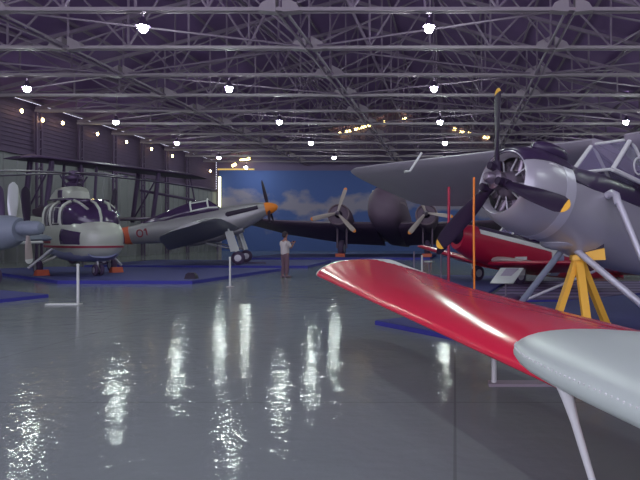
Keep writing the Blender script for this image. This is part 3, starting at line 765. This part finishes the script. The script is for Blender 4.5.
# ------------------------------------------------------------------ helicopter
def helicopter():
    base = at(88, 272, 24.4); zb = .12
    yaw = radians(-40)
    t = thing('helicopter', 'white helicopter with dark bubble windows and maroon stripe', 'helicopter', (base.x, base.y, zb), yaw)
    S = lambda rows: MB().loft([ring(*r) for r in rows])
    # nose at +x
    lo = [(1.75, 1.42, .05, .06), (1.68, 1.38, .45, .40), (1.4, 1.36, .78, .66), (.9, 1.4, .98, .84), (.2, 1.46, 1.04, .92), (-.8, 1.5, 1.04, .95), (-1.8, 1.5, 1.0, .92), (-2.8, 1.6, .7, .72), (-3.6, 1.75, .42, .45)]
    S([r + (2.5,) for r in lo]).build('cabin', 'heli_white', t)
    # belly
    S([(1.45, 1.02, .55, .34, 2.4), (.8, .98, .88, .46, 2.4), (-.8, .98, .95, .47, 2.4), (-2.2, 1.05, .8, .4, 2.4), (-3.0, 1.3, .3, .2, 2.4)]).build('belly', 'heli_under', t)
    # bubble glazing (upper nose)
    gl = [(1.30, 1.98, .3, .22), (1.12, 2.1, .68, .42), (.75, 2.18, .9, .58), (.2, 2.22, .99, .70), (-.9, 2.24, 1.02, .76), (-1.9, 2.2, .98, .72), (-2.5, 2.15, .7, .5)]
    g = S([r + (2.6,) for r in gl]).build('window_glazing', 'glass', t)
    MB().loft([ring(.35, 2.88, .35, .06, 2.4), ring(.0, 2.93, .8, .08, 2.6), ring(-1.9, 2.95, .86, .08, 2.6), ring(-2.6, 2.85, .6, .08, 2.6)]).build('roof', 'glass', t)
    def rp(i_f, ang, src=gl, off=.02, n=2.6):
        i = min(int(i_f), len(src) - 2); f = i_f - i
        x, zc, ry, rz = [src[i][k] + (src[i + 1][k] - src[i][k]) * f for k in range(4)]
        c, s_ = cos(ang), sin(ang)
        return Vector((x, (ry + off) * math.copysign(abs(c) ** (2 / n), c), zc + (rz + off) * math.copysign(abs(s_) ** (2 / n), s_)))
    def fr(pts, r=.045): MB().tube(pts, r, 8).build('window_frame', 'heli_white', g)
    fr([(1.28, 0, 1.95)] + [rp(q, pi / 2) for q in (.0, .5, 1, 1.5, 2, 2.5, 3, 3.5)], .05)                            # centre post
    for s in (0, 1):
        A_ = lambda a: (a if s == 0 else pi - a)
        fr([rp(q, A_(radians(64))) for q in (1.1, 1.6, 2.2, 3, 4, 5)], .05)                                            # roof rail
        fr([rp(3.1, A_(radians(a))) for a in range(-60, 66, 9)], .055)                                                # door post
        fr([rp(4.0, A_(radians(a))) for a in range(-60, 66, 9)], .05)
        fr([rp(4.9, A_(radians(a))) for a in range(-40, 66, 9)], .05)
        fr([rp(q, A_(radians(-38))) for q in (.3, 1, 1.6, 2.2, 3, 4, 5)], .045)                                        # sill
        # lower chin window
        strip(lo[2:5], radians(-22) if s == 0 else radians(146), radians(34) if s == 0 else radians(202), .03, 8).build('chin_window', 'glass', t)
        # door sliding window outline
        fr([rp(3.3, A_(radians(25))), rp(3.3, A_(radians(-12))), rp(3.75, A_(radians(-12))), rp(3.75, A_(radians(25))), rp(3.3, A_(radians(25)))], .025)
    # maroon waist stripe
    half = []
    for x, zc, ry, rz in lo[1:8]:
        f = min(.98, abs(1.12 - zc) / rz); half.append((x, ry * (1 - f ** 2.5) ** .4 + .03))
    half = [(1.74, .12)] + half
    poly = [(x, y) for x, y in half] + [(x, -y) for x, y in reversed(half)]
    MB().prism(poly, 1.07, 1.15).build('waist_stripe', 'maroon', t)
    MB().prism(poly, 1.153, 1.2).build('waist_stripe', 'heli_white', t)
    for k in range(3):
        strip([(-.9, 1.5, 1.04, .95), (-1.8, 1.5, 1.0, .92), (-2.8, 1.6, .7, .72)], radians(182 + k * 9), radians(187 + k * 9), .03, 3).build('side_stripe', 'maroon', t)
    # engine deck, mast, rotor
    S([(-.9, 3.1, .38, .22, 3), (-1.2, 3.2, .46, .34, 3), (-2.3, 3.2, .46, .34, 3), (-3.2, 2.9, .36, .42, 3), (-4.2, 2.2, .28, .35, 3)]).build('engine_housing', 'heli_white', t)
    MB().box((-1.6, -.465, 3.22), (.4, .05, .3)).build('intake_grille', 'dark_metal', t, None, False)
    m_ = MB().lathe([(3.45, .3), (3.55, .22), (3.65, .3), (3.75, .18), (3.85, .32), (3.95, .32), (4.0, .2), (4.15, .18), (4.2, .1)], (-1.5, 0, 0), n=20).build('rotor_mast', 'dark_metal', t)
    for k in range(4):
        a = 2 * pi * k / 4
        MB().tube([(-1.5 + .25 * cos(a), .25 * sin(a), 3.55), (-1.5 + .5 * cos(a), .5 * sin(a), 3.98)], .035, 6).build('pitch_link', 'dark_metal', m_)
    for az in (198, 268, 318, 28):
        a = radians(az) - yaw; d = Vector((cos(a), sin(a), 0)); u = Vector((-sin(a), cos(a), 0)); c = Vector((-1.5, 0, 4.08)); rings = []
        for q, ch in ((.25, .16), (.9, .16), (1.2, .34), (3, .34), (5.4, .34), (5.5, .2)):
            drop = -.045 * q - .008 * q * q
            p = c + d * q + Vector((0, 0, drop))
            rings.append([p - u * ch / 2, p + Vector((0, 0, .035)), p + u * ch / 2, p - Vector((0, 0, .035))])
        MB().loft(rings).build('rotor_blade', 'dark_metal', t)
    # tail boom and fin
    S([(-3.4, 1.85, .4, .42), (-5, 2.05, .28, .3), (-8.6, 2.4, .14, .16)]).build('tail_boom', 'heli_white', t)
    MB().loft([foil((-8.0, 0, 2.4), 1.0, .1, 0, (-1, 0, 0), (0, 1, 0), 8), foil((-8.8, 0, 3.9), .6, .1, 0, (-1, 0, 0), (0, 1, 0), 8)]).build('tail_fin', 'heli_white', t)
    # splayed wheel legs
    for s in (-1, 1):
        wc = Vector((-1.2, s * 1.35, .3)); wheel_parts(wc, .3, .2, t)
        for dx in (-.5, .45): MB().tube([(-1.2 + dx, s * .65, .82), wc + Vector((0, s * .05, .1))], .05, 10).build('landing_strut', 'heli_white', t)
        MB().tube([(-.9, s * .8, 1.15), wc + Vector((.05, s * .35, -.02))], .055, 10).build('shock_strut', 'alu_lt', t)
        MB().loft([[(-1.2 + a, s * 1.35 + b, 0) for a, b in ((.22, -.22), (.62, -.22), (.62, .22), (.22, .22))], [(-1.2 + a, s * 1.35 + b, .22) for a, b in ((.34, -.2), (.55, -.2), (.55, .2), (.34, .2))]]).build('wheel_chock', 'orange_red', t, None, False)
    for q in (-.1, .1): wheel_parts((1.0, q, .22), .22, .12, t)
    MB().tube([(1.0, 0, .22), (.9, 0, .8)], .05, 10).build('nose_leg', 'alu', t)
helicopter()

# ------------------------------------------------------------------ grey aircraft at the left edge
def grey_twin():
    p = at(24, 228, 19.5)
    t = thing('grey_aeroplane', 'grey twin-propeller aeroplane cut off by the left picture edge', 'aeroplane', (p.x, p.y, 0), radians(-10))
    z = p.z
    xf = Matrix.Translation((0, 0, z))
    MB().loft([ring(-.1, -.05, .34, .36), ring(-.5, -.12, .5, .52), ring(-1.6, -.2, .58, .62), ring(-4, -.2, .5, .5), ring(-5.5, -.1, .15, .2)]).build('engine_nacelle', 'grey_air', t, xf)
    MB().lathe([(-.1, .22), (.1, .24), (.5, .22), (.62, .15), (.66, .02)], ax=(1, 0, 0), n=22).build('spinner', 'grey_air', t, xf)
    for a, m in ((-3, 'black'), (176, 'blade_lt')):
        b = prop_blade(MB(), radians(a), .2, 1.3 if a < 0 else 1.12, .3 if a < 0 else .34, .1, .3, o=(.12, 0, 0), sq=.6 if a < 0 else .2).build('propeller_blade', m, t, xf)
    prop_blade(MB(), radians(176), .2, 1.13, .35, .11, .3, o=(.12, 0, 0), sq=.2, sec=(.84, 1)).build('blade_tip', 'white', b, xf)
    MB().loft([foil((-1.4, -2.2, -.45), 2.6, .13), foil((-1.4, 2.6, -.35), 2.6, .13)]).build('wing', 'grey_air', t, xf)
    MB().tube([(-1.35, -2.3, -.5), (-1.3, 0, -.5), (-1.25, 2, -.46)], .05, 8).build('wing_leading_edge', 'white', t, xf)
    fx = Matrix.Translation((-5.5, 3.3, z + .1))
    MB().loft([ring(1.6, 0, .1, .1), ring(1.2, 0, .5, .5), ring(-.5, 0, .8, .9), ring(-4, 0, .7, .8), ring(-6, .2, .1, .2)]).build('fuselage', 'grey_air', t, fx)
    prop_blade(MB(), radians(2), .2, 1.45, .34, .1, .4, o=(-1.35, .9, .1)).build('propeller_blade', 'alu_lt', t, xf)
    prop_blade(MB(), radians(-6), .2, 1.3, .2, .1, .6, o=(-1.48, .7, .1)).build('propeller_blade', 'dark_metal', t, xf)
    wheel_parts((-1.2, 0, .35), .35, .2, t)
    MB().tube([(-1.2, 0, .35), (-1.3, 0, z - .5)], .07, 10).build('landing_leg', 'alu', t)
grey_twin()

# ------------------------------------------------------------------ dark high-wing aircraft behind the helicopter
def observer():
    Y = 37.8; p = at(80, 262, Y)
    t = thing('biplane', 'dark biplane in the gloom behind the helicopter and the fighter tail', 'aeroplane', (p.x, Y, 0), radians(-23))
    z = 6.0
    MB().loft([foil((1.2, -4.2, z - .1), 1.6, .1), foil((1.5, -3.4, z), 2.8, .11), foil((1.5, 7.5, z), 2.8, .11), foil((1.2, 9.0, z - .1), 1.6, .1)]).build('upper_wing', 'dark_metal', t)
    MB().loft([foil((.8, -3.6, 2.5), 1.6, .1), foil((.9, -3.0, 2.5), 2.4, .11), foil((.9, 7.5, 2.9), 2.4, .11), foil((.7, 8.6, 2.9), 1.6, .1)]).build('lower_wing', 'dark_metal', t)
    MB().loft([ring(2.6, 3.1, .35, .35), ring(1.8, 3.1, .62, .62), ring(0, 3.1, .65, .8), ring(-2.4, 3.1, .5, .6), ring(-4.3, 3.2, .1, .2)]).build('fuselage', 'drab', t)
    for q in (-2.4, 4.9):
        for x in (1.0, -.9):
            MB().tube([(x, q, z - .04), (x - .6, q, 2.6)], .14, 8).build('wing_strut', 'dark_metal', t)
        MB().tube([(.9, q, z - .3), (-1.4, q, 2.8)], .05, 8).build('bracing_wire', 'dark_metal', t)
    for s in (-1, 1):
        for x in (.8, -.7): MB().tube([(x, s * .5, z - .02), (x - .2, s * .5, 3.5)], .08, 8).build('cabane_strut', 'dark_metal', t)
        wc = (.6, s * .9, .4); wheel_parts(wc, .4, .2, t)
        MB().tube([wc, (.5, s * .45, 2.6)], .08, 8).build('landing_leg', 'dark_metal', t)
    MB().tube([(.4, 4.0, 4.7), (.4, 8.6, 4.3)], .1, 8).build('flap_rod', 'dark_metal', t)
    MB().tube([(.4, 8.6, 4.3), (.4, 8.2, 5.95)], .05, 8).build('flap_rod', 'dark_metal', t)
    MB().tube([(-4.1, 0, .0), (-3.9, 0, 3.1)], .06, 8).build('tail_skid', 'dark_metal', t)
    MB().lathe([(0, .16), (.3, .1), (.36, .01)], (2.6, 0, 3.1), (1, 0, 0), 16).build('propeller_hub', 'alu', t)
    for a in (10, 190): prop_blade(MB(), radians(a), .1, 1.4, .24, .08, 1, o=(2.75, 0, 3.1)).build('propeller_blade', 'black', t)
observer()

# ------------------------------------------------------------------ stanchions, sign boards, poles
st0 = None
for (px, yb, side, lab) in ((78, 304.5, -1, 'white barrier post on the floor in front of the helicopter'),
                            (230, 287, 0, 'white barrier post in front of the silver fighter'),
                            (494, 384.5, 1, 'white barrier post standing below the red wing in the foreground'),
                            (422, 287.5, 0, 'white barrier post behind the red wing near the red trainer')):
    Y = F * EYE / (yb - VY); x = (px - VX) * Y / F
    t = thing('barrier_post', lab, 'barrier post', (x, Y, .06 if px == 422 else 0), 0, 'white barrier posts')
    hp = .8 if px == 494 else .93
    MB().tube([(0, 0, .02), (0, 0, hp)], .03, 12).build('post', 'white', t)
    MB().ball((0, 0, hp + .01), (.036, .036, .03), 12).build('cap', 'white', t)
    if side:
        MB().prism([(-.06, -.1), (.72, -.1), (.72, .1), (-.06, .1)] if side > 0 else [(-.72, -.1), (.06, -.1), (.06, .1), (-.72, .1)], 0, .025).build('base_plate', 'white' if side < 0 else 'steel', t, None, False)
    else:
        MB().lathe([(0, .12), (.02, .12), (.035, .04)], n=20).build('base_plate', 'steel', t)
for px, yb, lab in ((414, 284, 'dull grey thin post under the red trainer wing, left of the white post'), (441, 284, 'dull grey thin post under the red trainer wing, right of the white post')):
    Y = F * EYE / (yb - VY)
    t = thing('thin_post', lab, 'barrier post', ((px - VX) * Y / F, Y, .06), 0)
    MB().tube([(0, 0, .0), (0, 0, 1.05)], .022, 10).build('post', 'steel_thin', t)
    MB().lathe([(0, .14), (.02, .14), (.035, .03)], n=20).build('base_plate', 'steel_thin', t)
rp_ = at(448.5, 287, 15.0)
t = thing('red_pole', 'thin red pole standing between the black propeller and the red trainer', 'pole', (rp_.x, 15.0, 0))
MB().tube([(0, 0, 0), (.01, 0, 2.81)], .035, 10).build('shaft', 'red2', t)
MB().lathe([(0, .15), (.03, .15), (.05, .04)], n=18).build('base_plate', 'red2', t)
# notice board
nb = at(503, 275, 14.6)
t = thing('notice_board', 'white tilted notice board beside the striped carpet', 'notice board', (nb.x, 14.6, 0), radians(-12))
MB().loft([[(-.3, -.05, .52), (.24, -.05, .52), (.24, -.02, .5), (-.3, -.02, .5)], [(-.1, .32, .86), (.46, .32, .86), (.46, .35, .84), (-.1, .35, .84)]]).build('panel', 'white_gl', t, None, False)
MB().loft([[(-.08, .12, .68), (.18, .12, .68), (.18, .14, .66), (-.08, .14, .66)], [(.04, .28, .85), (.34, .28, .85), (.34, .30, .83), (.04, .30, .83)]]).build('printed_patch', 'alu_grey', t, None, False)
MB().tube([(.05, .12, .0), (.05, .12, .66)], .02, 8).build('leg', 'steel_thin', t)
MB().lathe([(0, .14), (.02, .14), (.03, .03)], (.05, .12, 0), n=18).build('base_plate', 'steel_thin', t)
dk = at(430, 260, 24.8)
t = thing('floor_sign', 'small white round-topped sign on the blue platform below the trainer wing', 'sign', (dk.x, 24.2, .06), 0)
MB().lathe([(.55, .02), (.56, .2), (.6, .2), (.61, .02)], n=20).build('top', 'white_gl', t)
MB().tube([(0, 0, 0), (0, 0, .56)], .03, 8).build('leg', 'steel_thin', t)

# ------------------------------------------------------------------ the visitor
def skinned(name, m, chains, parent, sub=2):
    """chains: list of lists of (x,y,z,r); first vertex of later chains may be an index tuple ('j', i)"""
    vs = []; es = []; rs = []
    for ch in chains:
        prev = None
        for p in ch:
            if p[0] == 'j': prev = p[1]; continue
            vs.append(p[:3]); rs.append(p[3] if len(p) == 4 else p[3:5]); i = len(vs) - 1
            if prev is not None: es.append((prev, i))
            prev = i
    me = bpy.data.meshes.new(name); me.from_pydata(vs, es, [])
    ob = bpy.data.objects.new(name, me); COL.objects.link(ob)
    sk = ob.modifiers.new('skin', 'SKIN'); sk.use_smooth_shade = True
    for i, r in enumerate(rs):
        me.skin_vertices[0].data[i].radius = (r, r) if not isinstance(r, (tuple, list)) else r
        me.skin_vertices[0].data[i].use_root = (i == 0)
    ob.modifiers.new('sub', 'SUBSURF').levels = sub; ob.modifiers['sub'].render_levels = sub
    dg = bpy.context.evaluated_depsgraph_get()
    me2 = bpy.data.meshes.new_from_object(ob.evaluated_get(dg)); me2.name = name
    bpy.data.objects.remove(ob)
    me2.polygons.foreach_set('use_smooth', [True] * len(me2.polygons))
    me2.materials.clear(); me2.materials.append(M[m])
    o = bpy.data.objects.new(name, me2); COL.objects.link(o)
    if parent is not None: o.parent = parent
    return o
def person():
    Yp = F * EYE / (277.5 - VY)
    t = thing('person', 'person in pale shirt and dull trousers standing and raising a camera', 'person', ((285 - VX) * Yp / F, Yp, 0), radians(58))
    # local: facing +x, left +y
    body = [[(0, 0, .95, (.13, .10)), (0, 0, 1.08, (.12, .10)), (.0, 0, 1.25, (.14, .11)), (-.01, 0, 1.4, (.13, .09)), (0, 0, 1.5, .058), (.02, 0, 1.57, .058)]]
    ch = body
    ch.append([('j', 5), (.03, 0, 1.66, .09), (.03, 0, 1.74, .07)])
    for s in (-1, 1):
        ch.append([('j', 3), (-.01, s * .17, 1.41, .058), (.08, s * .25, 1.16, .045), (.30, s * .12, 1.30, .036), (.38, s * .08, 1.36, .03), (.44, s * .05, 1.4, .022)])
        ch.append([('j', 0), (-.0, s * .09, .88, .1), (.02, s * .10, .5, .062), (-.03, s * .11, .12, .042), (0, s * .115, .05, .045), (.14, s * .13, .035, .036)])
    b = skinned('body', 'skin', ch, t)
    hd = MB().ball((.02, 0, 1.69), (.105, .085, .12), 18); hd.ball((.125, 0, 1.675), (.02, .016, .025), 8)
    for s in (-1, 1): hd.ball((.01, s * .088, 1.68), (.022, .012, .03), 8)
    hd.build('face', 'skin', b)
    hair = MB().ball((-.005, 0, 1.725), (.112, .096, .1), 18).ball((-.05, 0, 1.66), (.07, .085, .09), 14)
    hair.build('hair', 'hair', t)
    sh = [[(0, 0, .86, (.2, .18)), (0, 0, 1.05, (.185, .16)), (0, 0, 1.25, (.19, .16)), (-.01, 0, 1.4, (.17, .13)), (-.005, 0, 1.46, .075)]]
    for s in (-1, 1): sh.append([('j', 3), (-.01, s * .17, 1.405, .08), (.05, s * .225, 1.24, .072), (.07, s * .235, 1.19, .068)])
    skinned('shirt', 'shirt', sh, t)
    tr = [[(0, 0, 1.02, (.175, .15)), (0, 0, .88, (.17, .14))]]
    for s in (-1, 1): tr.append([('j', 1), (0, s * .09, .8, .105), (.02, s * .10, .5, .082), (-.01, s * .11, .2, .07), (-.02, s * .11, .1, .068)])
    skinned('trousers', 'trouser', tr, t)
    for s in (-1, 1):
        MB().loft([ring(-.1, .045, .05, .045, 2.4, 16, s * .115), ring(.02, .05, .05, .05, 2.4, 16, s * .118), ring(.15, .035, .05, .035, 2.4, 16, s * .13), ring(.2, .025, .02, .02, 2.4, 16, s * .135)]).build('shoe', 'drab_lt', t)
        for k in range(4):
            q = .012 * (k - 1.5)
            MB().tube([(.43, s * .055, 1.4 + q * 1.6), (.475, s * .07, 1.41 + q * 1.6), (.50, s * .045, 1.42 + q * 1.6)], .009, 6).build('finger', 'skin', t)
        MB().tube([(.42, s * .045, 1.38), (.455, s * .025, 1.37)], .011, 6).build('thumb', 'skin', t)
    cm = thing('camera', 'small dark camera held up by the person in the pale shirt', 'camera', t.matrix_basis @ Vector((.49, 0, 1.37)), radians(58))
    MB().box((0, 0, .035), (.035, .11, .07)).build('camera_body', 'black', cm, None, False)
    MB().lathe([(0, .026), (.03, .026), (.035, .02)], (.015, 0, .035), (1, 0, 0), 16).build('lens', 'black', cm)
person()
